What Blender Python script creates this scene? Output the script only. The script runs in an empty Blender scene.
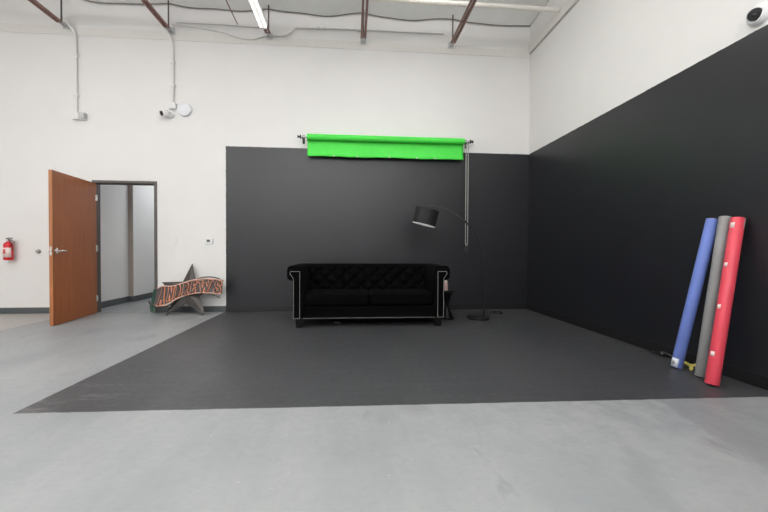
import bpy, bmesh, math, random
from mathutils import Vector, Matrix
random.seed(7)
PI = math.pi
scene = bpy.context.scene
COL = scene.collection

# ------------------------------------------------------------------ helpers
def V(*a): return Vector(a)

class NT:
    """tiny helper for building node expressions"""
    def __init__(s, name):
        s.m = bpy.data.materials.new(name); s.m.use_nodes = True
        s.t = s.m.node_tree; s.n = s.t.nodes; s.l = s.t.links
        s.b = s.n['Principled BSDF']
    def node(s, typ, **kw):
        n = s.n.new(typ)
        for k, v in kw.items(): setattr(n, k, v)
        return n
    def put(s, sock, v):
        if hasattr(v, 'is_output'): s.l.new(v, sock)
        else: sock.default_value = v
    def math(s, op, a, b=0.0, c=0.0, clamp=False):
        n = s.node('ShaderNodeMath', operation=op, use_clamp=clamp)
        for i, v in enumerate((a, b, c)): s.put(n.inputs[i], v)
        return n.outputs[0]
    def pos(s):
        tc = s.node('ShaderNodeTexCoord')
        sp = s.node('ShaderNodeSeparateXYZ'); s.l.new(tc.outputs['Object'], sp.inputs[0])
        return tc.outputs['Object'], sp.outputs[0], sp.outputs[1], sp.outputs[2]
    def noise(s, vec, scale, detail=4.0, rough=0.55, stretch=None, rotz=0.0):
        if stretch is not None:
            mp = s.node('ShaderNodeMapping'); mp.inputs['Scale'].default_value = stretch
            mp.inputs['Rotation'].default_value = (0, 0, rotz)
            s.l.new(vec, mp.inputs[0]); vec = mp.outputs[0]
        n = s.node('ShaderNodeTexNoise'); n.inputs['Scale'].default_value = scale
        n.inputs['Detail'].default_value = detail; n.inputs['Roughness'].default_value = rough
        s.l.new(vec, n.inputs['Vector']); return n.outputs[0]
    def ramp(s, v, a, b):
        n = s.node('ShaderNodeMapRange'); n.clamp = True
        s.put(n.inputs[0], v); n.inputs[1].default_value = a; n.inputs[2].default_value = b
        return n.outputs[0]
    def mix(s, f, a, b):
        n = s.node('ShaderNodeMix', data_type='RGBA')
        s.put(n.inputs[0], f)
        s.put(n.inputs[6], a if hasattr(a, 'is_output') else tuple(a)+(1,))
        s.put(n.inputs[7], b if hasattr(b, 'is_output') else tuple(b)+(1,))
        return n.outputs[2]
    def bump(s, h, strength, dist=0.01):
        n = s.node('ShaderNodeBump'); n.inputs['Strength'].default_value = strength
        n.inputs['Distance'].default_value = dist; s.l.new(h, n.inputs['Height'])
        s.l.new(n.outputs[0], s.b.inputs['Normal'])

def mat(name, col, rough=0.5, metal=0.0, var=0.08, scale=12.0, bump=0.0, spec=0.5, sheen=0.0, emit=0.0, stretch=None):
    t = NT(name)
    vec, x, y, z = t.pos()
    nz = t.noise(vec, scale, stretch=stretch or (1, 1, 1))
    dark = [c*(1-var) for c in col]; light = [min(1, c*(1+var)) for c in col]
    t.l.new(t.mix(t.ramp(nz, .3, .7), dark, light), t.b.inputs['Base Color'])
    t.b.inputs['Roughness'].default_value = rough
    t.b.inputs['Metallic'].default_value = metal
    t.b.inputs['Specular IOR Level'].default_value = spec
    if sheen:
        t.b.inputs['Sheen Weight'].default_value = sheen
        t.b.inputs['Sheen Roughness'].default_value = .35
        t.b.inputs['Sheen Tint'].default_value = (.75, .78, .9, 1)
    if bump: t.bump(nz, bump)
    if emit:
        t.b.inputs['Emission Color'].default_value = (*col, 1)
        t.b.inputs['Emission Strength'].default_value = emit
    return t.m

def box(bm, a, b, M=None):
    """axis-aligned box from corner a to corner b"""
    r = bmesh.ops.create_cube(bm, size=1.0)
    c = [(a[i]+b[i])/2 for i in range(3)]; s = [abs(b[i]-a[i]) for i in range(3)]
    mm = Matrix.Translation(c) @ Matrix.Diagonal((*s, 1))
    if M is not None: mm = M @ mm
    bmesh.ops.transform(bm, matrix=mm, verts=r['verts'])
    return r['verts']

def tube(bm, pts, r, seg=10, cap=True, radii=None):
    pts = [Vector(p) for p in pts]; n = len(pts); rings = []
    t0 = (pts[1]-pts[0]).normalized()
    ref = Vector((0, 0, 1)) if abs(t0.z) < .9 else Vector((1, 0, 0))
    side = t0.cross(ref).normalized()
    for i in range(n):
        if i == 0: t = pts[1]-pts[0]
        elif i == n-1: t = pts[-1]-pts[-2]
        else: t = (pts[i+1]-pts[i]).normalized()+(pts[i]-pts[i-1]).normalized()
        t.normalize()
        side = (side - t*side.dot(t)).normalized(); up = t.cross(side)
        rr = radii[i] if radii else r
        rings.append([bm.verts.new(pts[i]+side*math.cos(2*PI*k/seg)*rr+up*math.sin(2*PI*k/seg)*rr) for k in range(seg)])
    for i in range(n-1):
        for k in range(seg):
            bm.faces.new((rings[i][k], rings[i][(k+1) % seg], rings[i+1][(k+1) % seg], rings[i+1][k]))
    if cap:
        bm.faces.new(rings[0][::-1]); bm.faces.new(rings[-1])

def lathe(bm, prof, seg=32, M=None, close=False):
    """profile of (r, z) turned about z"""
    rings = []; vs = []
    for r, z in prof:
        if r < 1e-6:
            v = bm.verts.new((0, 0, z)); rings.append([v]); vs.append(v)
        else:
            ring = [bm.verts.new((r*math.cos(2*PI*k/seg), r*math.sin(2*PI*k/seg), z)) for k in range(seg)]
            rings.append(ring); vs += ring
    pairs = list(zip(rings, rings[1:]))
    if close: pairs.append((rings[-1], rings[0]))
    for A, B in pairs:
        for k in range(seg):
            k2 = (k+1) % seg
            if len(A) == 1 and len(B) == 1: continue
            if len(A) == 1: bm.faces.new((A[0], B[k2], B[k]))
            elif len(B) == 1: bm.faces.new((A[k], A[k2], B[0]))
            else: bm.faces.new((A[k], A[k2], B[k2], B[k]))
    if M is not None: bmesh.ops.transform(bm, matrix=M, verts=vs)
    return vs

def prism(bm, poly, M, d0, d1):
    """2-D polygon (u, v) extruded along w from d0 to d1 and placed by M"""
    A = [bm.verts.new(M @ Vector((u, v, d0))) for u, v in poly]
    B = [bm.verts.new(M @ Vector((u, v, d1))) for u, v in poly]
    n = len(poly)
    bm.faces.new(A[::-1]); bm.faces.new(B)
    for i in range(n): bm.faces.new((A[i], A[(i+1) % n], B[(i+1) % n], B[i]))

def ball(bm, c, r, seg=8, squash=None):
    m = Matrix.Translation(c)
    if squash: m = m @ Matrix.Diagonal((*squash, 1))
    bmesh.ops.create_uvsphere(bm, u_segments=seg, v_segments=max(4, seg//2+1), radius=r, matrix=m)

def smooth_path(pts, n=8):
    """Catmull-Rom through pts"""
    P = [Vector(p) for p in pts]; P = [2*P[0]-P[1]]+P+[2*P[-1]-P[-2]]; out = []
    for i in range(1, len(P)-2):
        for k in range(n):
            t = k/n; a, b, c, d = P[i-1:i+3]
            out.append(.5*((2*b)+(c-a)*t+(2*a-5*b+4*c-d)*t*t+(3*b-a-3*c+d)*t**3))
    out.append(P[-2]); return out

def obj(name, bm, m, parent=None, at=None, smooth=None, bevel=0.0, subsurf=0, seg=2):
    """one linked mesh object. Coordinates in bm are world coordinates; they are moved to the origin of the parent chain (or to `at`)."""
    if parent is not None:
        o0 = Vector((0, 0, 0)); p = parent
        while p is not None: o0 += p.location; p = p.parent
    else: o0 = Vector(at or (0, 0, 0))
    bmesh.ops.translate(bm, vec=-o0, verts=bm.verts)
    bmesh.ops.recalc_face_normals(bm, faces=bm.faces)
    me = bpy.data.meshes.new(name); bm.to_mesh(me); bm.free()
    o = bpy.data.objects.new(name, me); COL.objects.link(o)
    if parent is not None: o.parent = parent
    else: o.location = o0
    for mm in (m if isinstance(m, (list, tuple)) else [m]): me.materials.append(mm)
    if bevel:
        b = o.modifiers.new('bevel', 'BEVEL'); b.width = bevel; b.segments = seg; b.limit_method = 'ANGLE'; b.angle_limit = .6
    if subsurf:
        s = o.modifiers.new('subdivision', 'SUBSURF'); s.levels = subsurf; s.render_levels = subsurf
    if smooth is not None:
        for p in me.polygons: p.use_smooth = True
        if smooth < 3: me.set_sharp_from_angle(angle=smooth)
    return o

def tag(o, label, cat, group=None, kind=None):
    o['label'] = label; o['category'] = cat
    if group: o['group'] = group
    if kind: o['kind'] = kind
    return o

def thing(name, label, cat, loc, group=None):
    o = bpy.data.objects.new(name, None); COL.objects.link(o)
    o.location = loc; o.empty_display_size = .1
    return tag(o, label, cat, group)

def struct(o):
    o['kind'] = 'structure'; return o

def bmn(): return bmesh.new()

# ------------------------------------------------------------------ where the photographer stood
f_px, yaw, pit, roll, EYE_H = 370.0, .0839, .0152, .0047, 1.06
fw_ = Vector((math.sin(yaw)*math.cos(pit), math.cos(yaw)*math.cos(pit), -math.sin(pit)))
rt = Vector((math.cos(yaw), -math.sin(yaw), 0)); up = rt.cross(fw_)
r2 = rt*math.cos(roll)+up*math.sin(roll); u2 = up*math.cos(roll)-rt*math.sin(roll)

# ------------------------------------------------------------------ the room's measures (metres)
YB = 6.507          # back wall face
XR = 3.18           # right wall face
XL = -7.6           # left wall, outside the frame
YF = -5.0           # wall behind the photographer
ZT = 5.62           # roof deck
PX, PZ = -2.155, 2.816   # left edge and top of the black paint
# door opening (outer edges of its frame)
DX0, DX1, DZ = -4.29, -3.27, 2.195

# ------------------------------------------------------------------ materials
WHITE = (.785, .772, .756)
BLACK = (.0105, .0112, .0145)
def wall_material(name, mask):
    t = NT(name); vec, x, y, z = t.pos()
    n1 = t.noise(vec, 2.0); n2 = t.noise(vec, 160.0, 2.0)
    wob = t.math('MULTIPLY', t.math('SUBTRACT', t.noise(vec, 14.0), .5), .012)
    wcol = t.mix(t.ramp(n1, .3, .7), [c*.985 for c in WHITE], [c*1.01 for c in WHITE])
    bcol = t.mix(t.ramp(n1, .3, .7), [c*.88 for c in BLACK], [c*1.1 for c in BLACK])
    f = t.math('LESS_THAN', t.math('ADD', z, wob), PZ)
    if mask == 'back':
        f = t.math('MULTIPLY', f, t.math('GREATER_THAN', t.math('ADD', x, wob), PX))
    if mask == 'white': f = 0.0
    t.l.new(t.mix(f, wcol, bcol), t.b.inputs['Base Color'])
    r = t.math('ADD', .55, t.math('MULTIPLY', f, -.17)) if mask != 'white' else .6
    t.put(t.b.inputs['Roughness'], r)
    t.put(t.b.inputs['Specular IOR Level'], t.math('ADD', .45, t.math('MULTIPLY', f, .07)) if mask != 'white' else .45)
    t.bump(n2, .12, .004)
    return t.m
M_BACK = wall_material('back wall paint', 'back')
M_RIGHT = wall_material('right wall paint', 'right')
M_WHITE = wall_material('white wall paint', 'white')

def floor_material():
    t = NT('painted concrete floor'); vec, x, y, z = t.pos()
    big = t.noise(vec, .55, 5.0, .6)
    streak = t.noise(vec, 1.6, 5.0, .6, stretch=(1, .28, 1), rotz=.5)
    fine = t.noise(vec, 22.0, 6.0, .7)
    spk = t.noise(vec, 38.0, 1.0, .4)
    blot = t.noise(vec, 1.9, 3.0, .5, stretch=(1, .55, 1), rotz=-.7)
    g = t.mix(t.ramp(big, .36, .64), (.225, .240, .248), (.285, .296, .303))
    g = t.mix(t.math('MULTIPLY', t.ramp(streak, .42, .68), .55), g, (.345, .349, .352))
    g = t.mix(t.math('MULTIPLY', t.ramp(blot, .60, .70), .45), g, (.165, .172, .178))
    g = t.mix(t.math('MULTIPLY', t.ramp(fine, .48, .72), .35), g, (.225, .23, .235))
    g = t.mix(t.math('MULTIPLY', t.ramp(spk, .785, .81), .6), g, (.55, .55, .55))
    worn = t.math('MULTIPLY', t.math('MULTIPLY', t.ramp(x, .2, 1.4), t.ramp(y, 1.2, 2.3)), t.ramp(t.noise(vec, 6.0, 6.0, .7), .38, .66))
    g = t.mix(t.math('MULTIPLY', worn, .6), g, (.37, .375, .375))
    smg = t.noise(vec, 3.2, 5.0, .65, stretch=(1, .35, 1), rotz=-.9)
    g = t.mix(t.math('MULTIPLY', t.ramp(smg, .63, .72), .5), g, (.13, .136, .142))
    # older, darker slab to the right of a cold joint
    jx = t.math('ADD', t.math('ADD', 1.735, t.math('MULTIPLY', y, .1737)), t.math('MULTIPLY', t.math('SUBTRACT', t.noise(vec, 5.0), .5), .10))
    side = t.math('SUBTRACT', x, jx)
    old = t.math('MULTIPLY', t.ramp(side, -.015, .03), t.ramp(side, 1.0, .45))
    pat = t.ramp(t.noise(vec, 1.7, 4.0, .6, stretch=(1, .45, 1), rotz=.25), .32, .62)
    g = t.mix(t.math('MULTIPLY', old, t.math('ADD', .22, t.math('MULTIPLY', pat, .45))), g, (.175, .183, .192))
    # beige bare slab along the wall left of the door, with a joint line
    bj = t.math('ADD', x, 4.51)
    bei = t.ramp(bj, .01, -.01)
    g = t.mix(t.math('MULTIPLY', bei, .75), g, (.42, .39, .36))
    line = t.math('LESS_THAN', t.math('ABSOLUTE', bj), .009)
    sill = t.math('LESS_THAN', t.math('ABSOLUTE', t.math('SUBTRACT', y, YB+.03)), .012)
    line = t.math('MAXIMUM', line, sill)
    g = t.mix(t.math('MULTIPLY', line, .75), g, (.10, .10, .10))
    # black painted rectangle
    w = t.math('MULTIPLY', t.math('SUBTRACT', t.noise(vec, 9.0, 4.0, .6), .5), .022)
    ff = t.math('GREATER_THAN', t.math('ADD', t.math('ADD', y, t.math('MULTIPLY', x, .0199)), w), 2.510)
    fl = t.math('GREATER_THAN', t.math('ADD', x, t.math('MULTIPLY', w, .6)), -2.175)
    fb = t.math('LESS_THAN', y, YB)
    blk = t.math('MULTIPLY', t.math('MULTIPLY', ff, fl), fb)
    b = t.mix(t.ramp(streak, .35, .7), (.035, .036, .040), (.050, .051, .055))
    scr = t.noise(vec, 5.0, 6.0, .75, stretch=(.35, 1.6, 1), rotz=.25)
    near = t.math('MAXIMUM', t.math('MULTIPLY', t.ramp(x, 1.7, 2.5), t.ramp(y, 5.2, 5.9)),
                  t.math('MULTIPLY', t.ramp(x, -1.4, -2.0), t.ramp(y, 3.3, 2.7)))
    amt = t.math('ADD', .14, t.math('MULTIPLY', near, .7))
    b = t.mix(t.math('MULTIPLY', t.ramp(scr, .52, .66), amt), b, (.15, .15, .15))
    b = t.mix(t.math('MULTIPLY', t.ramp(spk, .74, .77), .35), b, (.25, .25, .25))
    t.l.new(t.mix(blk, g, b), t.b.inputs['Base Color'])
    t.put(t.b.inputs['Roughness'], t.math('ADD', .40, t.math('MULTIPLY', t.ramp(fine, .3, .8), .12)))
    t.b.inputs['Specular IOR Level'].default_value = .55
    t.bump(fine, .08, .004)
    return t.m
M_FLOOR = floor_material()

M_BASEG = mat('grey cove base', (.075, .085, .088), .5, var=.05)
M_BASEB = mat('black painted base', (.008, .008, .009), .42, var=.1)
M_FRAME = mat('brown grey door frame paint', (.085, .072, .066), .4, var=.06)
M_INSUL = mat('white foil insulation', (.88, .88, .87), .42, var=.03, scale=3, bump=.25)
M_EDGE = mat('insulation edge tape', (.27, .245, .21), .6)
M_DECK = mat('roof deck', (.25, .22, .19), .8)
M_LEDGE = mat('white painted ledger', (.74, .715, .68), .55, var=.02)
M_REVEAL = mat('grey reveal', (.40, .38, .355), .6)
M_PRIMER = mat('red oxide primer steel', (.25, .125, .105), .5, var=.2, scale=20)
M_STEEL = mat('grey galvanised steel', (.55, .55, .55), .45, .3, var=.12, scale=40)
M_DSTEEL = mat('dark steel rod', (.10, .09, .09), .5, .3)
M_WPIPE = mat('cream painted pipe', (.84, .80, .74), .4, var=.02)
M_COND = mat('white painted conduit', (.78, .765, .745), .45, var=.02)
M_WPLAST = mat('white plastic', (.80, .80, .80), .35, var=.02)
M_WPLAST2 = mat('bluish white plastic', (.78, .79, .83), .35, var=.02)
M_GREYP = mat('grey plastic', (.30, .30, .30), .4)
M_BLKPL = mat('black plastic', (.012, .012, .013), .3)
M_BLKMET = mat('black powder coat', (.010, .010, .011), .35, .2)
M_VELVET = mat('black velvet', (.0015, .0015, .0018), .8, var=.25, scale=30, spec=.04, sheen=.008)
M_BLKWOOD = mat('black lacquered wood', (.003, .003, .003), .4, spec=.2)
M_NAIL = mat('silver nailheads', (.46, .45, .43), .35, .75, var=.1)
M_GREEN = mat('chroma green paper', (.075, .70, .075), .55, var=.03, spec=.3)
M_BLUE = mat('blue paper', (.13, .19, .50), .55, var=.05, scale=5, spec=.35)
M_GRAYP = mat('grey paper', (.225, .225, .228), .55, var=.05, scale=5, spec=.35)
M_RED = mat('red paper', (.64, .062, .092), .36, var=.05, scale=5, spec=.35)
M_TAPE = mat('off white tape', (.80, .66, .63), .5, var=.04)
M_CARD = mat('cardboard core', (.38, .29, .20), .7)
M_YELL = mat('yellow webbing', (.72, .62, .16), .6)
M_CHROME = mat('brushed chrome', (.72, .70, .67), .25, .95, var=.06)
M_EXTRED = mat('extinguisher red enamel', (.62, .012, .022), .28, var=.04)
M_PINK = mat('pale pink can', (.78, .56, .52), .4, var=.04)
M_SHADE = mat('black lamp fabric', (.007, .007, .008), .75, var=.2, scale=70)
M_LINING = mat('white lamp lining', (.80, .79, .77), .6)
M_STAR = mat('weathered dark sheet metal', (.062, .056, .054), .45, .35, var=.3, scale=9)
M_BOARD = mat('dark brown sign board', (.035, .022, .019), .5, var=.25)
M_ORANGE = mat('orange letter edge', (.86, .33, .17), .45, var=.15, scale=25)
M_LETTER = mat('dark letter face', (.040, .022, .020), .4, var=.25)
M_RIM = mat('pale pink sign rim', (.70, .48, .40), .5)
M_GCORD = mat('dark green cord', (.03, .095, .065), .5)
M_TUBE = mat('lit fluorescent tube', (1.0, .97, .93), .4, emit=3.6, var=0)

def wood_material():
    t = NT('cherry veneer'); vec, x, y, z = t.pos()
    g = t.noise(vec, 3.0, 6.0, .6, stretch=(9, 9, .6))
    b = t.noise(vec, 1.2, 3.0, .5, stretch=(3, 3, .5))
    c = t.mix(t.ramp(g, .3, .7), (.27, .076, .018), (.38, .115, .028))
    c = t.mix(t.math('MULTIPLY', t.ramp(b, .35, .7), .5), c, (.32, .092, .022))
    t.l.new(c, t.b.inputs['Base Color']); t.b.inputs['Roughness'].default_value = .38
    return t.m
M_WOOD = wood_material()
M_WEDGE = mat('door edge wood', (.34, .12, .036), .45, var=.1, stretch=(8, 8, .6))

# ------------------------------------------------------------------ setting
bm = bmn(); box(bm, (XL-.2, YF-.2, -.12), (XR+.2, 10.6, 0))
struct(obj('floor', bm, M_FLOOR))

bm = bmn(); T = .12
box(bm, (XL, YB, 0), (DX0, YB+T, ZT)); box(bm, (DX1, YB, 0), (XR+.15, YB+T, ZT)); box(bm, (DX0, YB, DZ), (DX1, YB+T, ZT))
struct(obj('wall_back', bm, M_BACK))
bm = bmn(); box(bm, (XR, YF, 0), (XR+.15, YB, ZT)); struct(obj('wall_right', bm, M_RIGHT))
bm = bmn(); box(bm, (XL-.15, YF, 0), (XL, YB+T, ZT)); struct(obj('wall_left', bm, M_WHITE))
bm = bmn(); box(bm, (XL-.15, YF-.15, 0), (XR+.15, YF, ZT)); struct(obj('wall_front', bm, M_WHITE))
bm = bmn(); box(bm, (XL-.15, YF-.15, ZT), (XR+.15, YB+T, ZT+.1)); struct(obj('ceiling', bm, M_DECK))

# sagging white insulation blanket under the roof deck
def sag(x, y):
    ph = (x-.16)/1.6
    s = abs(math.sin(PI*ph))                       # hung up at every joist
    k = math.sin(x*5.1+.7)*.5+math.sin(x*8.3+2.0)*.3
    e = max(0, 1-(YB-.03-y)/.5)
    return 5.155-.045*s+.022*k*(.4+.6*e)-.02*e*s+.012*math.sin(y*4+x)
bm = bmn(); nx, ny = 170, 50; grid = []
for j in range(ny+1):
    y = YF+(YB-.035-YF)*(1-(1-j/ny)**1.8)
    grid.append([bm.verts.new((XL+(XR-XL)*i/nx, y, sag(XL+(XR-XL)*i/nx, y))) for i in range(nx+1)])
for j in range(ny):
    for i in range(nx): bm.faces.new((grid[j][i], grid[j][i+1], grid[j+1][i+1], grid[j+1][i]))
o = struct(obj('ceiling_insulation', bm, M_INSUL, smooth=4)); md = o.modifiers.new('thick', 'SOLIDIFY'); md.thickness = .03; md.offset = 1
bm = bmn(); tube(bm, [(XL+.05+(XR-.06-XL)*i/150, YB-.03, sag(XL+.05+(XR-.06-XL)*i/150, YB-.035)-.004) for i in range(151)], .008, 6)
struct(obj('trim_1', bm, M_EDGE, smooth=4))
# ledger band on the back wall and the reveal line along the right wall
bm = bmn(); box(bm, (XL, YB-.008, 4.55), (XR, YB, 4.69)); struct(obj('trim_2', bm, M_LEDGE, bevel=.003))
bm = bmn(); box(bm, (XR-.03, YF, 4.625), (XR, YB-.022, 4.78)); struct(obj('trim_3', bm, M_LEDGE, bevel=.005))
bm = bmn(); box(bm, (XR-.010, YF, 4.604), (XR, YB-.022, 4.625)); struct(obj('trim_4', bm, M_REVEAL))

def baseboard(name, a, b, h, m):
    bm = bmn(); box(bm, (a[0], a[1], 0), (b[0], b[1], h)); return struct(obj(name, bm, m, bevel=.004))
baseboard('baseboard_left', (XL, YB-.012), (DX0, YB), .098, M_BASEG)
baseboard('baseboard_middle', (DX1, YB-.012), (PX, YB), .098, M_BASEG)
baseboard('baseboard_back', (PX, YB-.013), (XR, YB), .10, M_BASEB)
baseboard('baseboard_right', (XR-.013, YF), (XR, YB-.013), .105, M_BASEB)

# door frame and leaf
bm = bmn(); fw = .042
for a, b in (((DX0, YB-.02, 0), (DX0+fw, YB+T+.01, DZ)), ((DX1-fw, YB-.02, 0), (DX1, YB+T+.01, DZ)), ((DX0+fw, YB-.02, DZ-fw), (DX1-fw, YB+T+.01, DZ))): box(bm, a, b)
box(bm, (DX1-fw-.014, YB+.05, 0), (DX1-fw, YB+.10, DZ-fw)); box(bm, (DX0+fw, YB+.05, DZ-fw-.014), (DX1-fw, YB+.10, DZ-fw))
fr = struct(obj('door_frame', bm, M_FRAME, bevel=.004))
hx, hy = -4.222, YB-.045
ex, ey = -4.098, 5.40
dv = Vector((ex-hx, ey-hy, 0)); dl = dv.length; ang = math.atan2(dv.y, dv.x)
door = bpy.data.objects.new('door_1', None); COL.objects.link(door); door.location = (hx, hy, 0); door.rotation_euler.z = ang; door['kind'] = 'structure'
tag(door, 'open cherry wood door with silver lever handle, swung into the room', 'door', kind='structure')
def dobj(name, bm, m, **k):
    o = obj(name, bm, m, **k); o.parent = door; return o
bm = bmn(); box(bm, (0, -.022, .008), (dl, .022, 2.135)); o = dobj('door_leaf', bm, [M_WOOD, M_WEDGE], bevel=.0015)
for p in o.data.polygons:
    if abs(p.normal.x) > .9: p.material_index = 1
for sgn in (1, -1):
    bm = bmn()
    lathe(bm, [(0, 0), (.040, 0), (.040, .010), (.032, .016), (.013, .014), (.013, .045), (0, .045)], 24, Matrix.Translation((dl-.07, .022*sgn, 1.03)) @ Matrix.Rotation(-PI/2*sgn, 4, 'X'))
    tube(bm, smooth_path([(dl-.07, .06*sgn, 1.03), (dl-.10, .066*sgn, 1.031), (dl-.15, .064*sgn, 1.033), (dl-.22, .058*sgn, 1.03)], 5), .011, 10)
    dobj('door_handle', bm, M_CHROME, smooth=.7)
bm = bmn(); box(bm, (dl-.001, -.013, .97), (dl+.003, .013, 1.09)); box(bm, (dl, -.008, 1.02), (dl+.012, .008, 1.04)); dobj('latch_plate', bm, M_CHROME, bevel=.001)
for hz in (.25, 1.07, 1.9):
    bm = bmn(); tube(bm, [(-.006, .027, hz-.05), (-.006, .027, hz+.05)], .008, 10); box(bm, (-.004, .020, hz-.05), (.03, .024, hz+.05)); dobj('hinge', bm, M_CHROME)

# corridor beyond the door
HX = -4.49
bm = bmn(); box(bm, (HX-.15, YB+T, 0), (HX, 7.84, 3.0)); box(bm, (HX-.15, 7.84, 0), (HX+.085, 10.4, 3.0))
struct(obj('wall_corridor_left', bm, M_WHITE))
bm = bmn(); box(bm, (-2.9, YB+T, 0), (-2.75, 10.4, 3.0)); struct(obj('wall_corridor_right', bm, M_WHITE))
bm = bmn(); box(bm, (HX-.15, 10.4, 0), (-2.75, 10.55, 3.0)); struct(obj('wall_corridor_end', bm, M_WHITE))
bm = bmn(); box(bm, (HX-.15, YB+T, 3.0), (-2.75, 10.55, 3.1)); struct(obj('ceiling_corridor', bm, M_WHITE))
bm = bmn(); box(bm, (HX, YB+T, 0), (HX+.012, 7.828, .115)); box(bm, (HX, 7.828, 0), (HX+.085, 7.84, .115)); box(bm, (HX+.085, 7.828, 0), (HX+.097, 10.4, .115))
struct(obj('baseboard_corridor', bm, M_BASEG))

bm = bmn(); box(bm, (HX, 7.828, .115), (HX+.088, 7.842, 3.0)); struct(obj('corner_shade_strip', bm, mat('brown grey corner shade', (.34, .285, .25), .5)))  # thin brown strip painted in for the shade on the jog's corner face

# ------------------------------------------------------------------ roof joists
JX = [-4.655, -3.02, -1.42, .165, 1.715]
JL = ['red-brown steel joist at far left, above the conduit nearest the frame edge',
      'red-brown steel joist above the conduit with the round white disc',
      'steel joist carrying the lit fluorescent tube fixture',
      'red-brown steel joist seen end-on, above the green paper roll',
      'pinkish red-brown steel joist crossing under the cream pipe, rightmost of five']
ZJ = 4.655
for jx, jl in zip(JX, JL):
    t = thing('roof_joist', jl, 'joist', (jx, YB-.03, ZJ), 'steel roof joists under the insulation')
    bm = bmn()
    for s in (-1, 1):
        x0 = .012*s; x1 = .048*s
        box(bm, (jx+x0, YF+.05, ZJ), (jx+x1, YB-.16, ZJ+.006)); box(bm, (jx+x0, YF+.05, ZJ), (jx+.017*s, YB-.16, ZJ+.045))
    obj('bottom_chord', bm, M_PRIMER, t)
    bm = bmn()
    for s in (-1, 1):
        box(bm, (jx+.012*s, YF+.05, 5.215), (jx+.048*s, YB-.03, 5.221)); box(bm, (jx+.012*s, YF+.05, 5.21), (jx+.017*s, YB-.03, 5.25))
    obj('top_chord', bm, M_PRIMER, t)
    bm = bmn(); y = YB-1.45; up = True; pts = [(jx, YB-1.45, ZJ+.02)]
    while y > YF+.6:
        y -= .42; pts.append((jx, y, 5.22 if up else ZJ+.02)); up = not up
    tube(bm, pts, .010, 6); obj('web_rod', bm, M_PRIMER, t)
    bm = bmn(); tube(bm, [(jx+.004, YB-.13, ZJ+.03), (jx+.004, YB-.13, 5.22)], .012, 8); obj('end_strut', bm, M_DSTEEL, t)
    bm = bmn()
    for s in (-1, 1): box(bm, (jx+.008*s, YB-.17, ZJ+.004), (jx+.026*s, YB-.03, ZJ+.03))
    box(bm, (jx-.05, YB-.032, ZJ-.02), (jx+.05, YB-.023, ZJ+.09)); obj('wall_bracket', bm, M_STEEL, t, bevel=.002)

# fluorescent strip fixtures under the joists
def fixture(x, y0, y1, label, lamp=True):
    z = ZJ
    t = thing('strip_light', label, 'light fixture', (x, (y0+y1)/2, z), 'fluorescent strip lights')
    bm = bmn(); box(bm, (x-.062, y0, z-.055), (x+.062, y1, z+.002)); obj('housing', bm, M_WPLAST, t, bevel=.004)
    for s in (-1, 1):
        bm = bmn(); tube(bm, [(x+.040*s, y0+.03, z-.082), (x+.040*s, y1-.03, z-.082)], .0135, 10)
        obj('tube', bm, M_TUBE, t, smooth=1)
    for yy in (y0, y1-.03):
        bm = bmn(); box(bm, (x-.055, yy, z-.102), (x+.055, yy+.03, z-.055)); obj('tube_mount', bm, M_WPLAST, t, bevel=.003)
fixture(-1.42, 3.62, 6.05, 'lit fluorescent strip under the third joist from the left')

def area(name, loc, size, size_y, energy, rot=(0, 0, 0), col=(1, .985, .96)):
    L = bpy.data.lights.new(name, 'AREA'); L.shape = 'RECTANGLE'; L.size = size; L.size_y = size_y
    L.energy = energy; L.color = col; L.cycles.use_multiple_importance_sampling = True
    o = bpy.data.objects.new(name, L); o.location = loc; o.rotation_euler = rot; COL.objects.link(o); return o
ENERGY = 62
for x, e, ys in ((-4.655, .72, (2.9, .2, -2.6)), (-1.42, 1.0, (2.9, .2, -2.6)), (1.05, .9, (3.65, -.4, -2.9))):
    for y in ys:
        area('strip_lamp', (x, y, 4.5), .16, 2.4, ENERGY*e)
        area('insulation_fill', (x+.16, y, 4.64), .16, 2.4, 112, (PI, 0, 0))  # upward fill added beside the strip lamps to brighten the insulation
# assumed daylight: unseen fill lights added high behind the photographer and on the left
area('rear_daylight_fill', (-2.5, YF+.06, 4.4), 8.6, 1.6, 610, (PI/2, 0, 0), (.95, .975, 1))
area('left_daylight_fill', (XL+.06, -1.0, 3.6), 7.0, 2.4, 210, (PI/2, 0, -PI/2), (.95, .975, 1))
area('corridor_lamp', (-3.6, 8.8, 2.93), .5, 1.6, 46, col=(.90, .95, 1))

# sprinkler pipe
bm = bmn(); tube(bm, [(XL+.02, 5.5, 4.78), (XR-.035, 5.5, 4.765)], .036, 14)
tag(obj('overhead_pipe', bm, M_WPIPE, at=(0, 5.5, 4.77), smooth=1), 'cream pipe running across the ceiling into the right wall', 'pipe')

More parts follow.
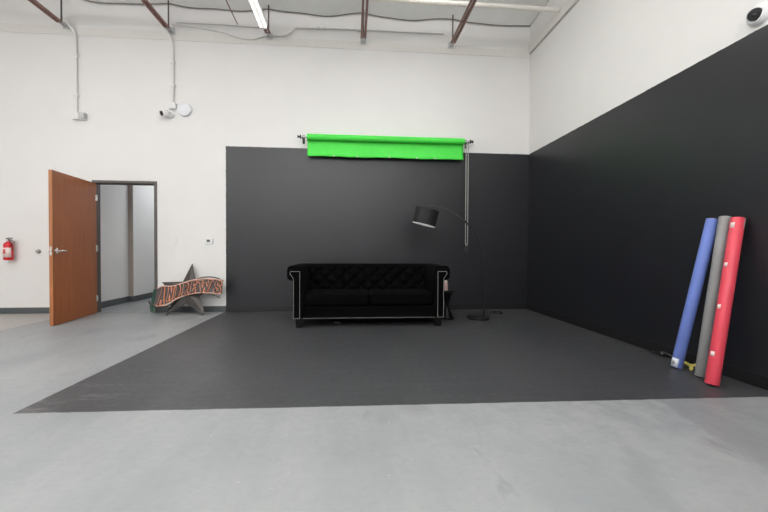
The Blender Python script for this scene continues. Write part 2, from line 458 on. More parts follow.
# wiring high on the back wall
bm = bmn(); tube(bm, smooth_path([(-.98, YB-.035, 4.845), (-.4, YB-.035, 4.862), (.16, YB-.035, 4.872), (.9, YB-.035, 4.875), (1.58, YB-.035, 4.88)], 4), .010, 8)
for x in (-.6, -.5, .1): box(bm, (x-.02, YB-.05, 4.845), (x+.02, YB-.02, 4.875))
tag(obj('wall_conduit', bm, M_STEEL, at=(.3, YB, 4.86), smooth=1), 'thin grey conduit along the wall top, right of the lit strip', 'conduit')
bm = bmn(); box(bm, (-1.20, YB-.05, 4.69), (-1.18, YB+.002, 4.72)); tube(bm, smooth_path([(-1.36, YB-.045, 4.70), (-1.2, YB-.045, 4.705), (-1.08, YB-.045, 4.76), (-1.0, YB-.045, 4.84), (-.98, YB-.04, 4.848), (-.72, YB-.04, 4.862)], 6), .017, 10)
tag(obj('bent_conduit', bm, M_COND, at=(-1.1, YB, 4.75), smooth=1), 'short white conduit with an upward bend beside the third joist', 'conduit')
bm = bmn(); tube(bm, smooth_path([(-3.0, YB-.04, 4.79), (-2.57, YB-.04, 4.765), (-2.16, YB-.04, 4.70), (-1.92, YB-.04, 4.63), (-1.7, YB-.04, 4.62), (-1.47, YB-.04, 4.69)], 6), .010, 8)
tag(obj('drooping_cable', bm, M_COND, at=(-2.2, YB, 4.7), smooth=1), 'white cable drooping between the second and third joists', 'cable')
bm = bmn(); tube(bm, [(-2.94, YB-.03, 4.83), (-2.2, YB-.03, 4.835), (-1.5, YB-.03, 4.82)], .007, 8)
tag(obj('straight_wire', bm, M_STEEL, at=(-2.2, YB, 4.83), smooth=1), 'thin straight grey conduit between the second and third joists', 'conduit')
bm = bmn(); tube(bm, [(-1.95, YB-.03, 4.86), (-1.93, 4.2, 4.90)], .009, 8)
tag(obj('brace_rod', bm, M_PRIMER, at=(-1.94, YB-.03, 4.86), smooth=1), 'thin brown rod running back from the wall top beside the lit strip', 'rod')

# ------------------------------------------------------------------ devices on the back wall, left half
def conduit(x, top, z1, label, extra):
    t = thing('electrical_conduit', label, 'conduit', (x, YB, z1), 'vertical conduits on the white wall')
    bm = bmn(); tube(bm, smooth_path([(x-.10, YB-.12, top+.10), (x-.07, YB-.09, top+.03), (x-.02, YB-.045, top-.07), (x, YB-.026, top-.2), (x, YB-.026, top-.5), (x, YB-.026, z1)], 6), .019, 12)
    obj('pipe', bm, M_COND, t, smooth=1)
    for z in (top-.45, z1+.3):
        bm = bmn(); box(bm, (x-.05, YB-.008, z-.012), (x+.05, YB, z+.012)); tube(bm, [(x-.028, YB-.026, z), (x+.028, YB-.026, z)], .026, 10); obj('strap', bm, M_COND, t)
    bm = bmn(); box(bm, (x-.055, YB-.06, z1-.09), (x+.055, YB, z1+.01)); obj('junction_box', bm, M_COND, t, bevel=.006)
    return t
t = conduit(-4.51, 4.66, 3.27, 'white vertical conduit above the open door, ending in a small box', 0)
bm = bmn(); box(bm, (-4.455, YB-.075, 3.19), (-4.36, YB, 3.28)); obj('sensor', bm, mat('light grey plastic', (.52, .52, .52), .4), t, bevel=.008)
bm = bmn(); box(bm, (-4.56, YB-.06, 3.172), (-4.35, YB, 3.185)); obj('mount_plate', bm, M_COND, t, bevel=.004)
conduit(-3.0, 4.62, 3.49, 'white vertical conduit right of the door, ending beside the round disc', 0)

t = thing('security_camera', 'small white security camera below the conduit right of the door', 'camera', (-3.09, YB, 3.31))
bm = bmn(); lathe(bm, [(0, -.002), (.065, -.002), (.065, .02), (.05, .035), (0, .035)], 24, Matrix.Translation((-3.045, YB, 3.315)) @ Matrix.Rotation(PI/2, 4, 'X')); obj('mount', bm, M_WPLAST, t, smooth=.6)
ax = (Vector((-3.15, YB-.20, 3.26))-Vector((-3.075, YB-.065, 3.31))).normalized()
Mq = Matrix.Translation((-3.075, YB-.065, 3.31)) @ ax.to_track_quat('Z', 'Y').to_matrix().to_4x4()
bm = bmn(); lathe(bm, [(0, -.02), (.045, -.02), (.058, .0), (.058, .09), (.05, .105), (.044, .105), (.044, .09), (0, .09)], 24, Mq); obj('body', bm, M_WPLAST, t, smooth=.6)
bm = bmn(); lathe(bm, [(0, .091), (.043, .091), (.03, .098), (0, .100)], 20, Mq); obj('lens', bm, M_BLKPL, t, smooth=.6)

bm = bmn(); lathe(bm, [(0, -.002), (.115, -.002), (.115, .03), (.108, .05), (.07, .066), (0, .072)], 40, Matrix.Translation((-2.815, YB, 3.40)) @ Matrix.Rotation(PI/2, 4, 'X'))
tag(obj('wall_speaker', bm, M_WPLAST2, at=(-2.815, YB, 3.40), smooth=.8), 'round white disc mounted high on the wall beside the security camera', 'wall disc')

t = thing('thermostat', 'small white thermostat with dark screen beside the black paint edge', 'thermostat', (-2.435, YB, 1.2))
bm = bmn(); box(bm, (-2.505, YB-.025, 1.155), (-2.365, YB+.002, 1.25)); obj('case', bm, M_WPLAST, t, bevel=.008)
bm = bmn(); box(bm, (-2.462, YB-.028, 1.188), (-2.408, YB-.024, 1.228)); obj('screen', bm, M_BASEG, t)
t = thing('light_switch', 'white light switch plate on the wall above the star sign', 'light switch', (-2.99, YB, 1.21))
bm = bmn(); box(bm, (-3.027, YB-.007, 1.15), (-2.953, YB+.002, 1.27)); obj('plate', bm, M_COND, t, bevel=.003)
bm = bmn(); box(bm, (-3.007, YB-.011, 1.178), (-2.973, YB-.006, 1.242)); obj('rocker', bm, M_WPLAST, t, bevel=.002)
t = thing('door_stop', 'small silver door stop on the wall left of the open door', 'door stop', (-5.12, YB, 1.015))
bm = bmn(); lathe(bm, [(0, -.002), (.034, -.002), (.032, .012), (.026, .018), (.024, .03), (0, .03)], 24, Matrix.Translation((-5.12, YB, 1.015)) @ Matrix.Rotation(PI/2, 4, 'X')); obj('plate', bm, mat('aged brass', (.30, .27, .19), .4, .5), t, smooth=.6)
bm = bmn(); lathe(bm, [(.024, .028), (.024, .04), (0, .045)], 20, Matrix.Translation((-5.12, YB, 1.015)) @ Matrix.Rotation(PI/2, 4, 'X')); obj('bumper', bm, M_GREYP, t, smooth=.6)

# fire extinguisher
ex0 = Vector((-5.50, YB-.095, .875))
t = thing('fire_extinguisher', 'red fire extinguisher with white label hung on the wall left of the door', 'fire extinguisher', ex0)
M0 = Matrix.Translation(ex0)
bm = bmn(); lathe(bm, [(0, .004), (.048, 0), (.058, .008), (.061, .02), (.061, .235), (.055, .262), (.040, .283), (.024, .292), (.024, .30), (0, .30)], 32, M0); obj('cylinder', bm, M_EXTRED, t, smooth=.9)
bm = bmn()
seg = 18; rows = []
for z in (.045, .20):
    rows.append([bm.verts.new(ex0+Vector((.0622*math.cos(a), .0622*math.sin(a), z))) for a in [PI*1.5-1.25+2.5*i/seg for i in range(seg+1)]])
for i in range(seg): bm.faces.new((rows[0][i], rows[0][i+1], rows[1][i+1], rows[1][i]))
o = obj('label', bm, M_TAPE, t, smooth=4); md = o.modifiers.new('thick', 'SOLIDIFY'); md.thickness = .001
bm = bmn(); rows = []
for z in (.105, .175):
    rows.append([bm.verts.new(ex0+Vector((.0632*math.cos(a), .0632*math.sin(a), z))) for a in [PI*1.5-.85+1.0*i/8 for i in range(9)]])
for i in range(8): bm.faces.new((rows[0][i], rows[0][i+1], rows[1][i+1], rows[1][i]))
o = obj('label_panel', bm, mat('label print red', (.62, .10, .10), .5), t, smooth=4); md = o.modifiers.new('thick', 'SOLIDIFY'); md.thickness = .001
bm = bmn(); lathe(bm, [(0, .298), (.02, .298), (.022, .32), (.016, .338), (0, .34)], 20, M0); box(bm, ex0+Vector((-.012, -.03, .315)), ex0+Vector((.012, .03, .335))); obj('valve', bm, M_STEEL, t, bevel=.002)
bm = bmn(); tube(bm, [ex0+Vector((-.025, 0, .325)), ex0+Vector((.02, -.01, .330)), ex0+Vector((.075, -.02, .318))], .008, 8); tube(bm, [ex0+Vector((-.03, 0, .345)), ex0+Vector((.02, -.01, .355)), ex0+Vector((.075, -.02, .35))], .008, 8); obj('handle', bm, M_BLKPL, t, smooth=1)
bm = bmn(); tube(bm, smooth_path([ex0+Vector((.02, -.02, .322)), ex0+Vector((.052, -.03, .30)), ex0+Vector((.066, -.02, .25)), ex0+Vector((.068, -.01, .16))], 6), .006, 8); obj('hose', bm, M_BLKPL, t, smooth=1)
bm = bmn(); box(bm, ex0+Vector((-.02, .058, .05)), ex0+Vector((.02, .097, .31))); obj('wall_bracket', bm, M_STEEL, t, bevel=.003)

# ------------------------------------------------------------------ star sign reading ANDREWS
S0 = Vector((-2.65, 6.13, .004))
lean = math.atan2(.335, .82)
# sign plane: u to the right, v up along the leaning plane, w towards the room
MS = Matrix.Translation(S0) @ Matrix.Rotation(PI/2-lean, 4, 'X')
t = thing('star_sign', 'dark metal star sign with orange ANDREWS lettering leaning on white wall', 'sign', S0)
EYE = Vector((0, 0, EYE_H)); MSI = MS.inverted()
def sp(px, py, w=.0):
    """the point measured at (px, py) in the photograph, on the sign's plane raised by w: (u, v)"""
    d = fw_+r2*((px-384)/f_px)-u2*((py-256)/f_px)
    n = MS.to_3x3() @ Vector((0, 0, 1)); q = MS @ Vector((0, 0, w))
    p = MSI @ (EYE+d*((q-EYE).dot(n)/d.dot(n)))
    return (p.x, p.y)
tips = [sp(192.6, 263.6), sp(222, 281), sp(205, 315.9), sp(165.5, 315.9), sp(162.0, 282.4)]
inn = [sp(196, 280.5), sp(200, 296), sp(185.8, 303.5), sp(175.5, 296.5), sp(183.2, 281.8)]
ctr = sp(187.5, 291.5, .075)
bm = bmn(); ring = []
for a, b in zip(tips, inn): ring += [a, b]
back = [bm.verts.new(MS @ Vector((u, v, 0))) for u, v in ring]
front = [bm.verts.new(MS @ Vector((u, v, .012))) for u, v in ring]
peak = bm.verts.new(MS @ Vector((*ctr, .075)))
for i in range(10):
    j = (i+1) % 10
    bm.faces.new((back[i], back[j], front[j], front[i])); bm.faces.new((front[i], front[j], peak))
bm.faces.new(back[::-1])
obj('star', bm, M_STAR, t)
# banner following the lettering
top_px = [(157.5, 288.5), (163, 286.2), (173, 286.2), (183, 283.2), (193, 280.2), (203, 279), (213, 279), (222.6, 280.3)]
bot_px = [(153.5, 306), (163, 305.6), (170, 303), (177, 299), (189, 294.7), (201, 292.8), (212, 293.2), (221.8, 294)]
def curve(pts, n=10, w=.09): return [(p.x, p.y) for p in smooth_path([(*sp(*q, w), 0) for q in pts], n)]
tc_, bc_ = curve(top_px), curve(bot_px)
bm = bmn()
for w0, w1 in ((.080, .094),):
    for i in range(len(tc_)-1):
        q = [bc_[i], bc_[i+1], tc_[i+1], tc_[i]]
        prism(bm, q, MS, w0, w1)
bmesh.ops.remove_doubles(bm, verts=bm.verts, dist=1e-5)
obj('banner', bm, M_BOARD, t)
for cc, nm in ((bc_, 'rim'), (tc_, 'rim')):
    bm = bmn(); tube(bm, [MS @ Vector((u, v, .098)) for u, v in cc], .009, 8); obj(nm, bm, M_RIM, t, smooth=1)
# swash rails
bm = bmn(); tube(bm, [MS @ Vector((*p, .10)) for p in curve([(149.2, 301.2), (151, 304.5), (156, 306.5), (163, 307), (168, 306), (174, 302.5)], 6)], .012, 8); obj('scroll', bm, M_BOARD, t, smooth=1)
bm = bmn(); tube(bm, [MS @ Vector((*p, .06)) for p in curve([(193, 280), (198, 277.8), (205, 276.6), (212, 276.6), (218, 278), (222.5, 280.2)], 6)], .010, 8); obj('scroll', bm, M_BOARD, t, smooth=1)
bm = bmn(); tube(bm, [MS @ Vector((*p, .06)) for p in curve([(207, 293.2), (212, 294), (217, 296.2), (219, 297.5)], 6)], .008, 8); obj('scroll', bm, M_BOARD, t, smooth=1)

ARC = [(math.cos(a), math.sin(a)) for a in [PI/2-PI*i/8 for i in range(9)]]
def lt(*s): return s
LET = {   # strokes in a unit box 0..1 by 0..1
 'A': [[(.10, 0), (.5, 1)], [(.5, 1), (.90, 0)], [(.26, .34), (.74, .34)], [(-.02, 0), (.26, 0)], [(.72, 0), (1.02, 0)], [(.36, 1), (.56, 1)]],
 'N': [[(.15, 0), (.15, 1)], [(.15, 1), (.85, 0)], [(.85, 0), (.85, 1)], [(.0, 0), (.30, 0)], [(.70, 1), (1.0, 1)], [(.0, 1), (.2, 1)]],
 'D': [[(.2, 0), (.2, 1)], [(.2+.62*c, .5+.5*s) for c, s in ARC], [(.02, 0), (.3, 0)], [(.02, 1), (.3, 1)]],
 'R': [[(.2, 0), (.2, 1)], [(.2, 1)]+[(.42+.36*c, .74+.26*s) for c, s in ARC]+[(.2, .48)], [(.45, .48), (.86, 0)], [(.04, 0), (.36, 0)], [(.78, 0), (1.0, 0)], [(.04, 1), (.3, 1)]],
 'E': [[(.2, 0), (.2, 1)], [(.04, 1), (.9, 1)], [(.2, .52), (.7, .52)], [(.04, 0), (.92, 0)], [(.9, .82), (.9, 1)], [(.92, 0), (.92, .2)]],
 'W': [[(.08, 1), (.3, 0)], [(.3, 0), (.5, .8)], [(.5, .8), (.7, 0)], [(.7, 0), (.92, 1)], [(-.04, 1), (.2, 1)], [(.8, 1), (1.04, 1)]],
 'S': [[(.86, .80), (.74, .95), (.5, 1), (.25, .94), (.14, .76), (.25, .58), (.5, .5), (.76, .42), (.88, .24), (.75, .06), (.5, 0), (.25, .05), (.12, .22)], [(.86, .74), (.86, .98)], [(.12, .02), (.12, .26)]],
}
slots = [('A', 157.6, 165.8, 304.4, 287.8), ('N', 166.8, 174.0, 299.8, 287.2), ('D', 175.2, 180.6, 296.6, 285.6), ('R', 182.4, 188.6, 294.2, 283.8),
         ('E', 190.4, 195.8, 292.4, 282.0), ('W', 198.0, 211.4, 291.8, 280.9), ('S', 214.0, 221.4, 292.2, 281.6)]
def letter_bm(ch, x0, x1, yb, yt, wd, w0, w1):
    bm = bmn(); (u0, v0), (u1, v1) = sp(x0, yb, .117), sp(x1, yt, .117)
    sl = {'A': .02, 'S': -.01}.get(ch, .015)
    for st in LET[ch]:
        P = [Vector((u0+(u1-u0)*a, v0+(v1-v0)*b+sl*(a-.5))) for a, b in st]
        for a, b in zip(P, P[1:]):
            d = (b-a).normalized(); nrm = Vector((-d.y, d.x))*wd; e = d*wd*.8
            prism(bm, [tuple(a-e-nrm), tuple(b+e-nrm), tuple(b+e+nrm), tuple(a-e+nrm)], MS, w0, w1)
    return bm
for ch, x0, x1, yb, yt in slots:
    k = {'N': .0095, 'A': .012, 'W': .0115}.get(ch, .013)
    L = obj('letter', letter_bm(ch, x0, x1, yb, yt, k, .112, .122), M_LETTER, t)
    L['label'] = 'dark letter ' + ch + ' edged in orange'
    obj('letter_outline', letter_bm(ch, x0, x1, yb, yt, k+.009, .094, .112), M_ORANGE, L)
# bunch of dark green cord at the sign's left end
bm = bmn()
for k in range(3):
    x0 = -3.335+.02*k; q = .012*k
    tube(bm, smooth_path([(x0+.01, 6.42, .013), (x0-.02, 6.44, .10), (x0+.01, 6.45, .22), (x0+.035, 6.45, .385-2*q), (x0+.05, 6.43, .30), (x0+.025, 6.42, .15), (x0+.05, 6.38, .013)], 6), .008, 8)
tag(obj('green_cord', bm, M_GCORD, at=(-3.32, 6.42, 0), smooth=1), 'bunch of dark green cord beside the door frame, left of the star sign', 'cord')

# ------------------------------------------------------------------ green backdrop roll
YR = 6.35
t = thing('backdrop_roll', 'bright green paper backdrop roll mounted on the wall above the sofa', 'backdrop', (.58, YB, 2.94))
gx0, gx1 = -.775, 1.93
RX = lambda x: Matrix.Translation((x, YR, 2.966)) @ Matrix.Rotation(PI/2, 4, 'Y')
bm = bmn(); L_ = gx1-gx0
lathe(bm, [(.03, 0), (.052, 0), (.052, L_), (.03, L_)], 40, RX(gx0), close=True); obj('paper_roll', bm, M_GREEN, t, smooth=.7)
bm = bmn(); nxs = 60; prof = [(YR+.0525, 2.966), (YR+.055, 2.93), (YR+.056, 2.88), (YR+.054, 2.82), (YR+.048, 2.75), (YR+.040, 2.69), (YR+.034, 2.655)]
rows = []
for y, z in prof:
    k = (2.966-z)/.31
    rows.append([bm.verts.new((gx0+L_*i/nxs, y+.005*k*math.sin(i*.35)+.002*k*math.sin(i*1.3+1), z+k*(.004*math.sin(i*.25)-.002*math.sin(i*.9)))) for i in range(nxs+1)])
for j in range(len(rows)-1):
    for i in range(nxs): bm.faces.new((rows[j][i], rows[j][i+1], rows[j+1][i+1], rows[j+1][i]))
o = obj('hanging_sheet', bm, M_GREEN, t, smooth=4); md = o.modifiers.new('thick', 'SOLIDIFY'); md.thickness = .0015
for x in (-.33, .07, .62, 1.10, 1.42):
    bm = bmn(); box(bm, (x-.014, YR+.022, 2.657), (x+.014, YR+.029, 2.674)); obj('tape_piece', bm, M_TAPE, t)
bm = bmn(); tube(bm, [(gx0-.10, YR, 2.966), (gx1+.10, YR, 2.966)], .019, 14); obj('crossbar', bm, M_STEEL, t, smooth=1)
for x, s in ((gx0-.075, -1), (gx1+.075, 1)):
    bm = bmn(); box(bm, (x-.02, YB-.006, 2.89), (x+.02, YB+.002, 3.04)); box(bm, (x-.006, YR-.0, 2.93), (x+.006, YB-.004, 2.948)); box(bm, (x-.006, YR-.03, 2.925), (x+.006, YR+.03, 2.955)); obj('bracket', bm, M_BLKMET, t, bevel=.002)
    bm = bmn(); lathe(bm, [(0, 0), (.02, 0), (.034, .006), (.034, .02), (.014, .026), (.014, .045), (.024, .05), (.024, .062), (0, .064)], 20, Matrix.Translation((x+.022*s, YR, 2.966)) @ Matrix.Rotation(PI/2*s, 4, 'Y')); obj('end_knob', bm, M_BLKMET, t, smooth=.6)
bm = bmn()
for dx in (-.019, .019):
    pts = []; rad = []
    n = 150
    for i in range(n+1):
        z = 2.93-(2.93-1.13)*i/n; pts.append((1.985+dx*(1 if i < n-6 else (n-i)/6), YR, z)); rad.append(.0088 if i % 2 else .0058)
    tube(bm, pts, .008, 8, radii=rad)
obj('pull_chain', bm, mat('grey bead chain', (.38, .375, .355), .4, .3), t, smooth=4)
bm = bmn(); lathe(bm, [(0, 0), (.02, .004), (.026, .03), (.024, .10), (.012, .13), (0, .132)], 16, Matrix.Translation((1.985, YR, 1.02))); obj('chain_weight', bm, M_BLKPL, t, smooth=.7)

# ------------------------------------------------------------------ sofa
SX, Y0, Y1 = .235, 5.09, 5.97
t = thing('sofa', 'black velvet tufted sofa with silver nailhead trim against the black wall', 'sofa', (SX, 5.5, 0))
def arm_profile(s):
    P = [(.905, .13), (.90, .45), (.893, .70)]
    c = (1.018, .745); hx_, hz_ = .106, .102      # rolled arm end: a rounded, slightly boxy scroll
    for k in range(21):
        a = PI*.98-k*(PI*1.44)/20; q = 2/3.6
        P.append((c[0]+hx_*math.copysign(abs(math.cos(a))**q, math.cos(a)), c[1]+hz_*math.copysign(abs(math.sin(a))**q, math.sin(a))))
    P += [(1.042, .635), (1.042, .13)]
    return [(s*u, v) for u, v in P]
for s in (-1, 1):
    bm = bmn(); M_ = Matrix.Translation((SX, 0, 0)) @ Matrix(((1, 0, 0, 0), (0, 0, 1, 0), (0, 1, 0, 0), (0, 0, 0, 1)))
    prism(bm, arm_profile(s), M_, Y0, Y1)
    obj('arm', bm, M_VELVET, t, smooth=.6, bevel=.012, seg=3)
bm = bmn(); box(bm, (SX-.905, Y0+.012, .115), (SX+.905, Y1-.02, .285)); obj('base', bm, M_VELVET, t, bevel=.015, seg=3)
for s in (-1, 1):
    bm = bmn(); a = SX+(.004 if s > 0 else -.893); box(bm, (a, Y0+.004, .288), (a+.889, 5.66, .475)); o = obj('seat_cushion', bm, M_VELVET, t, smooth=.9, bevel=.045, seg=5)
# back: body, rolled top, diamond tufting
bm = bmn(); box(bm, (SX-.90, 5.80, .285), (SX+.90, Y1-.01, .78))
tube(bm, [(SX-1.0, 5.86, .748), (SX+1.0, 5.86, .748)], .104, 24)
bk = obj('backrest', bm, M_VELVET, t, smooth=.7)
bm = bmn(); W, H = 1.76, .40; cw, chh = .22, .20; nu, nv = 176, 48; g = []
def tuft(u, v):
    a = u/cw+v/chh; b = u/cw-v/chh
    p = abs(math.sin(PI*a)*math.sin(PI*b))
    return .050*p**.45
for j in range(nv+1):
    v = H*j/nv; fade = min(1, (1-j/nv)*6)
    g.append([])
    for i in range(nu+1):
        u = -W/2+W*i/nu
        g[-1].append(bm.verts.new((SX+u, 5.70+.11*(v/H)**1.5-tuft(u, v)-.02, .42+v)))
for j in range(nv):
    for i in range(nu): bm.faces.new((g[j][i], g[j][i+1], g[j+1][i+1], g[j+1][i]))
pad = obj('tufted_panel', bm, M_VELVET, bk, smooth=4)
md = pad.modifiers.new('thick', 'SOLIDIFY'); md.thickness = .02; md.offset = -1
k = 0
for jv in range(1, 4):
    v = jv*chh/2
    for iu in range(-9, 10):
        u = iu*cw/2
        if (iu+jv) % 2 or abs(u) > W/2-.05: continue
        # crossings of both crease families
        if abs(math.sin(PI*(u/cw+v/chh))) > 1e-3 or abs(math.sin(PI*(u/cw-v/chh))) > 1e-3: continue
        bm = bmn(); ball(bm, (SX+u, 5.685+.11*(v/H)**1.5-.006, .42+v), .014, 10, (1, .6, 1)); obj('button', bm, M_VELVET, bk, smooth=4)
# nailhead trim: rows of domed nails on the front of arms and base
def nails(bm, pts, step=.0135, r=.0048):
    P = [Vector(p) for p in pts]; carry = 0.0
    for a, b in zip(P, P[1:]):
        L = (b-a).length; d = carry
        while d < L:
            bmesh.ops.create_icosphere(bm, subdivisions=1, radius=r, matrix=Matrix.Translation(a+(b-a)*(d/L)) @ Matrix.Diagonal((1, .55, 1, 1)))
            d += step
        carry = d-L
for s in (-1, 1):
    bm = bmn(); y = Y0-.002
    nails(bm, [(SX+s*.952, y, .128), (SX+s*.952, y, .768), (SX+s*1.075, y, .768), (SX+s*1.082, y, .735), (SX+s*1.055, y, .70), (SX+s*1.034, y, .66), (SX+s*1.034, y, .128), (SX+s*.952, y, .128)])
    obj('nailhead_trim', bm, M_NAIL, t)
bm = bmn(); nails(bm, [(SX-.94, Y0+.008, .128), (SX+.94, Y0+.008, .128)]); obj('nailhead_trim', bm, M_NAIL, t)
for sx in (-1, 1):
    for yy in (Y0+.012, Y1-.10):
        bm = bmn(); cx = SX+sx*.965
        lathe(bm, [(0, 0), (.052, 0), (.058, .06), (.064, .135), (0, .135)], 4, Matrix.Translation((cx, yy+.03, 0)) @ Matrix.Rotation(PI/4, 4, 'Z')); obj('leg', bm, M_BLKWOOD, t, bevel=.004)

# scrap under the sofa
bm = bmn(); tube(bm, smooth_path([(-.255, 5.40, .008), (-.235, 5.38, .022), (-.20, 5.375, .012), (-.175, 5.36, .007)], 5), .007, 6)
tag(obj('paper_scrap', bm, mat('grey paper scrap', (.30, .29, .28), .6), at=(-.21, 5.38, 0), smooth=1), 'small pale scrap lying on the floor under the sofa', 'scrap')

# ------------------------------------------------------------------ side table with pink can
TX, TY = 1.462, 5.66
t = thing('side_table', 'small black hourglass side table at the right end of the sofa', 'side table', (TX, TY, 0))
MT = Matrix.Translation((TX, TY, 0))
bm = bmn(); lathe(bm, [(0, .415), (.10, .415), (.118, .42), (.12, .43), (.118, .44), (0, .44)], 32, MT); obj('table_top', bm, M_BLKWOOD, t, smooth=.6)
bm = bmn(); lathe(bm, [(0, .414), (.085, .414), (.07, .36), (.036, .25), (.032, .21), (.04, .17), (.075, .09), (.098, .03), (0, .03)], 32, MT); obj('pedestal', bm, M_BLKWOOD, t, smooth=.9)
bm = bmn(); lathe(bm, [(0, -.002), (.115, -.002), (.117, .02), (.105, .03), (0, .03)], 32, MT); obj('foot', bm, M_BLKWOOD, t, smooth=.6)
t = thing('pink_can', 'pale pink can standing on the small black side table', 'can', (1.437, TY-.02, .44))
MC = Matrix.Translation((1.437, TY-.02, .44))
bm = bmn(); lathe(bm, [(0, 0), (.03, 0), (.034, .006), (.034, .125), (.028, .136), (0, .136)], 24, MC); obj('body', bm, M_PINK, t, smooth=.6)
bm = bmn(); lathe(bm, [(0, .136), (.026, .136), (.026, .158), (.02, .164), (0, .165)], 24, MC); obj('cap', bm, mat('pale cap', (.80, .68, .64), .4), t, smooth=.6)

# ------------------------------------------------------------------ arc floor lamp
LY = 5.64
t = thing('arc_floor_lamp', 'black arc floor lamp with tilted drum shade standing right of the sofa', 'floor lamp', (1.96, LY, 0))
bm = bmn(); lathe(bm, [(0, 0), (.172, 0), (.175, .006), (.172, .030), (.165, .036), (0, .038)], 48, Matrix.Translation((1.96, LY, 0))); obj('base', bm, M_BLKMET, t, smooth=.6)
arc = smooth_path([(2.054, LY, .038), (2.05, LY, .25), (2.045, LY, .446), (2.02, LY, .869), (1.992, LY, 1.077), (1.935, LY, 1.269), (1.838, LY, 1.418), (1.747, LY, 1.510), (1.572, LY, 1.635), (1.419, LY, 1.709), (1.27, LY, 1.750), (1.19, LY, 1.752), (1.157, LY, 1.735)], 8)
n1 = 8*7
bm = bmn(); tube(bm, arc[:n1+1], .0125, 12); obj('pole', bm, M_BLKMET, t, smooth=1)
bm = bmn(); tube(bm, arc[n1:], .0075, 10); obj('arc_arm', bm, M_STEEL if False else mat('dark satin arm', (.06, .06, .062), .35, .6), t, smooth=1)
bm = bmn(); tube(bm, [arc[n1-1], arc[n1+1]], .016, 12); obj('collar', bm, M_BLKMET, t, smooth=1)
ax = Vector((1.146-1.088, -.012, 1.696-1.455)).normalized()
MQ = Matrix.Translation((1.117, LY, 1.576)) @ ax.to_track_quat('Z', 'Y').to_matrix().to_4x4()
h = .124; r = .178
bm = bmn(); lathe(bm, [(r, -h), (r, h), (r-.003, h), (r-.003, -h)], 48, MQ, close=True); sh = obj('lamp_shade', bm, M_SHADE, t, smooth=.6)
bm = bmn(); lathe(bm, [(r-.0035, -h+.0005), (r-.0035, h-.001), (r-.005, h-.001), (r-.005, -h+.0005)], 48, MQ, close=True); obj('lining', bm, M_LINING, sh, smooth=.6)
bm = bmn(); lathe(bm, [(r+.001, -h-.001), (r+.001, -h+.006), (r-.006, -h+.006), (r-.006, -h-.001)], 48, MQ, close=True); obj('rim', bm, M_LINING, sh, smooth=.6)
bm = bmn()
for k in range(3):
    a = 2*PI*k/3+.4; tube(bm, [MQ @ Vector((0, 0, h-.02)), MQ @ Vector(((r-.004)*math.cos(a), (r-.004)*math.sin(a), h-.02))], .003, 6)
obj('spider', bm, M_BLKMET, sh)
bm = bmn(); lathe(bm, [(0, h+.04), (.012, h+.04), (.02, h+.02), (.02, h-.08), (0, h-.08)], 20, MQ); obj('socket', bm, M_BLKMET, t, smooth=.7)
bm = bmn(); lathe(bm, [(0, h-.08), (.014, h-.08), (.03, h-.13), (.028, h-.155), (.015, h-.172), (0, h-.176)], 20, MQ); obj('bulb', bm, M_LINING, t, smooth=.9)

# loose black cable on the floor by the lamp
bm = bmn(); tube(bm, smooth_path([(2.15, 5.75, .006), (2.3, 6.1, .006), (2.40, 6.18, .008), (2.50, 6.12, .012), (2.52, 6.02, .014), (2.44, 5.98, .008), (2.36, 6.08, .02), (2.45, 6.2, .008), (2.56, 6.24, .006)], 7), .007, 8)
for p in ((2.50, 6.05, .018), (2.42, 6.15, .016)): ball(bm, p, .022, 8, (1.2, 1, .7))
tag(obj('floor_cable', bm, M_BLKPL, at=(2.4, 6.1, 0), smooth=1), 'black cable tangled on the floor behind the lamp base', 'cable')

# ------------------------------------------------------------------ paper rolls leaning on the right wall
def paper_roll(label, m, bot, top_y, r, length):
    A = Vector((bot[0], bot[1], r)); B = Vector((XR-r, top_y, 1.3))
    for _ in range(20):
        dz = math.sqrt(max(.01, length**2-(B.x-A.x)**2-(B.y-A.y)**2))
        d = Vector((B.x-A.x, B.y-A.y, dz))/length
        A.z = r*math.sqrt(1-d.z**2)+.0005; B = Vector((XR-.002-r*math.sqrt(1-d.x**2), top_y, A.z+dz))
    M_ = Matrix.Translation(A) @ d.to_track_quat('Z', 'Y').to_matrix().to_4x4()
    bm = bmn(); lathe(bm, [(.026, .002), (r-.002, 0), (r, .003), (r, length-.003), (r-.002, length), (.026, length-.002)], 40, M_, close=True)
    o = tag(obj('paper_roll', bm, m, at=(A.x, A.y, 0), smooth=.7), label, 'paper roll', 'paper rolls leaning on the right wall')
    bm = bmn(); lathe(bm, [(.022, -.0005), (.026, -.0005), (.026, length+.004), (.022, length+.004)], 24, M_, close=True); obj('core', bm, M_CARD, o, smooth=.7)
    return o, M_, r
def patch(parent, M_, r, z0, z1, towards, da, width, m, name, off=.0008):
    """a piece of tape curved round the roll; `towards` is a horizontal direction in the world"""
    loc = M_.inverted().to_3x3() @ Vector(towards); a0 = math.atan2(loc.y, loc.x)+da
    bm = bmn(); n = 8; rows = []
    for z in (z0, z1):
        rows.append([bm.verts.new(M_ @ Vector(((r+off)*math.cos(a0+width*(i/n-.5)), (r+off)*math.sin(a0+width*(i/n-.5)), z))) for i in range(n+1)])
    for i in range(n): bm.faces.new((rows[0][i], rows[0][i+1], rows[1][i+1], rows[1][i]))
    o = obj(name, bm, m, parent, smooth=4); md = o.modifiers.new('thick', 'SOLIDIFY'); md.thickness = .0012; md.offset = 0
    return o
o, M_, r = paper_roll('blue paper roll leaning on the black right wall, farthest of the three', M_BLUE, (2.95, 3.13), 2.985, .046, 1.36)
cam_dir = (-.69, -.72, 0)
p = patch(o, M_, r, .004, .085, cam_dir, -.55, 1.35, mat('pale blue white label', (.62, .65, .72), .5), 'label')
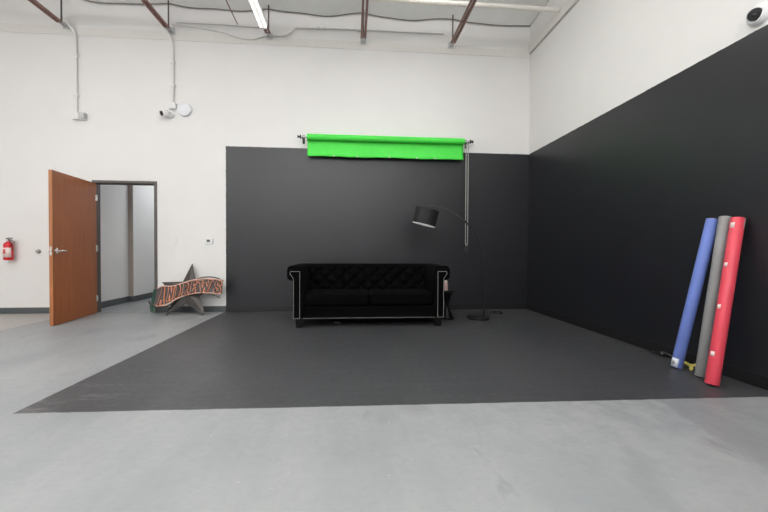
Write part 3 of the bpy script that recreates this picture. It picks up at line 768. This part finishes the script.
patch(p, M_, r, .03, .06, cam_dir, -.65, .5, M_GREYP, 'print', .0018)
o, M_, r = paper_roll('grey paper roll leaning between the blue and the red roll', M_GRAYP, (2.94, 2.885), 2.878, .043, 1.365)
o, M_, r = paper_roll('red paper roll with white tape patches, nearest of the three leaning rolls', M_RED, (2.838, 2.688), 2.772, .0465, 1.36)
for z, da, hh, ww in ((1.27, -.75, .045, .7), (.945, -.8, .035, .55), (.60, -.8, .036, .55), (.22, -.65, .038, .65)):
    patch(o, M_, r, z, z+hh, cam_dir, da, ww, M_TAPE, 'tape_patch')
patch(o, M_, r, 1.265, 1.352, cam_dir, 1.12, .32, mat('grey tape', (.42, .36, .36), .5), 'tape_strip')

# yellow strap end and black cord by the blue roll's foot
bm = bmn()
tube(bm, smooth_path([(3.13, 3.26, .014), (3.10, 3.19, .022), (3.075, 3.13, .022), (3.04, 3.07, .02), (3.01, 3.045, .014)], 5), .014, 8)
tube(bm, smooth_path([(3.085, 3.15, .022), (3.09, 3.11, .025), (3.105, 3.07, .045), (3.12, 3.05, .05)], 5), .012, 8)
tag(obj('yellow_strap', bm, M_YELL, at=(3.07, 3.13, 0), smooth=1), 'yellow forked strap end on the floor between the blue and grey rolls', 'strap')
bm = bmn(); tube(bm, smooth_path([(3.13, 3.62, .010), (3.10, 3.50, .03), (3.12, 3.44, .045), (3.14, 3.36, .02), (3.15, 3.33, .012), (3.153, 3.29, .012)], 6), .011, 8)
ball(bm, (3.115, 3.47, .03), .032, 8, (1, 1.2, .9))
tag(obj('black_cord', bm, M_BLKPL, at=(3.12, 3.4, 0), smooth=1), 'black cord lying along the baseboard behind the blue roll', 'cord')

# ------------------------------------------------------------------ security camera on the right wall
C0 = Vector((XR, 2.675, 2.92))
t = thing('turret_camera', 'white turret camera with black lens high on the right wall', 'camera', C0)
MW = Matrix.Translation(C0) @ Matrix.Rotation(-PI/2, 4, 'Y')
bm = bmn(); lathe(bm, [(0, 0), (.082, 0), (.082, .014), (.074, .035), (.062, .05), (.054, .05), (.05, .035), (0, .035)], 40, MW); obj('mount', bm, M_WPLAST, t, smooth=.5)
ax = Vector((-.74, -.60, -.40)).normalized()
MB_ = Matrix.Translation(C0+Vector((-.045, 0, 0))) @ ax.to_track_quat('Z', 'Y').to_matrix().to_4x4()
bm = bmn(); lathe(bm, [(0, -.04), (.03, -.035), (.048, -.01), (.053, .015), (.052, .03), (.049, .034), (.045, .030), (0, .030)], 32, MB_); obj('eyeball', bm, M_WPLAST, t, smooth=.7)
bm = bmn(); lathe(bm, [(.0455, .0305), (.042, .036), (.018, .039), (.016, .036), (0, .036)], 32, MB_); f = obj('face', bm, M_BLKPL, t, smooth=.6)
bm = bmn(); lathe(bm, [(0, .036), (.013, .037), (.008, .042), (0, .043)], 20, MB_); obj('lens', bm, mat('lens glass', (.03, .03, .035), .1), f, smooth=.8)

# ------------------------------------------------------------------ camera
cd = bpy.data.cameras.new('camera'); cam = bpy.data.objects.new('camera', cd); COL.objects.link(cam)
cd.sensor_width = 36; cd.sensor_fit = 'HORIZONTAL'; cd.lens = f_px/768*36; cd.clip_start = .05
cam.matrix_world = Matrix(((r2.x, u2.x, -fw_.x, 0), (r2.y, u2.y, -fw_.y, 0), (r2.z, u2.z, -fw_.z, EYE_H), (0, 0, 0, 1)))
scene.camera = cam

w = bpy.data.worlds.new('world'); scene.world = w; w.use_nodes = True
w.node_tree.nodes['Background'].inputs[0].default_value = (.9, .95, 1, 1); w.node_tree.nodes['Background'].inputs[1].default_value = .3
vs = scene.view_settings; vs.view_transform = 'Standard'; vs.look = 'None'; vs.gamma = 1; vs.exposure = -1.25; vs.use_curve_mapping = False
scene.cycles.max_bounces = 8; scene.cycles.diffuse_bounces = 5
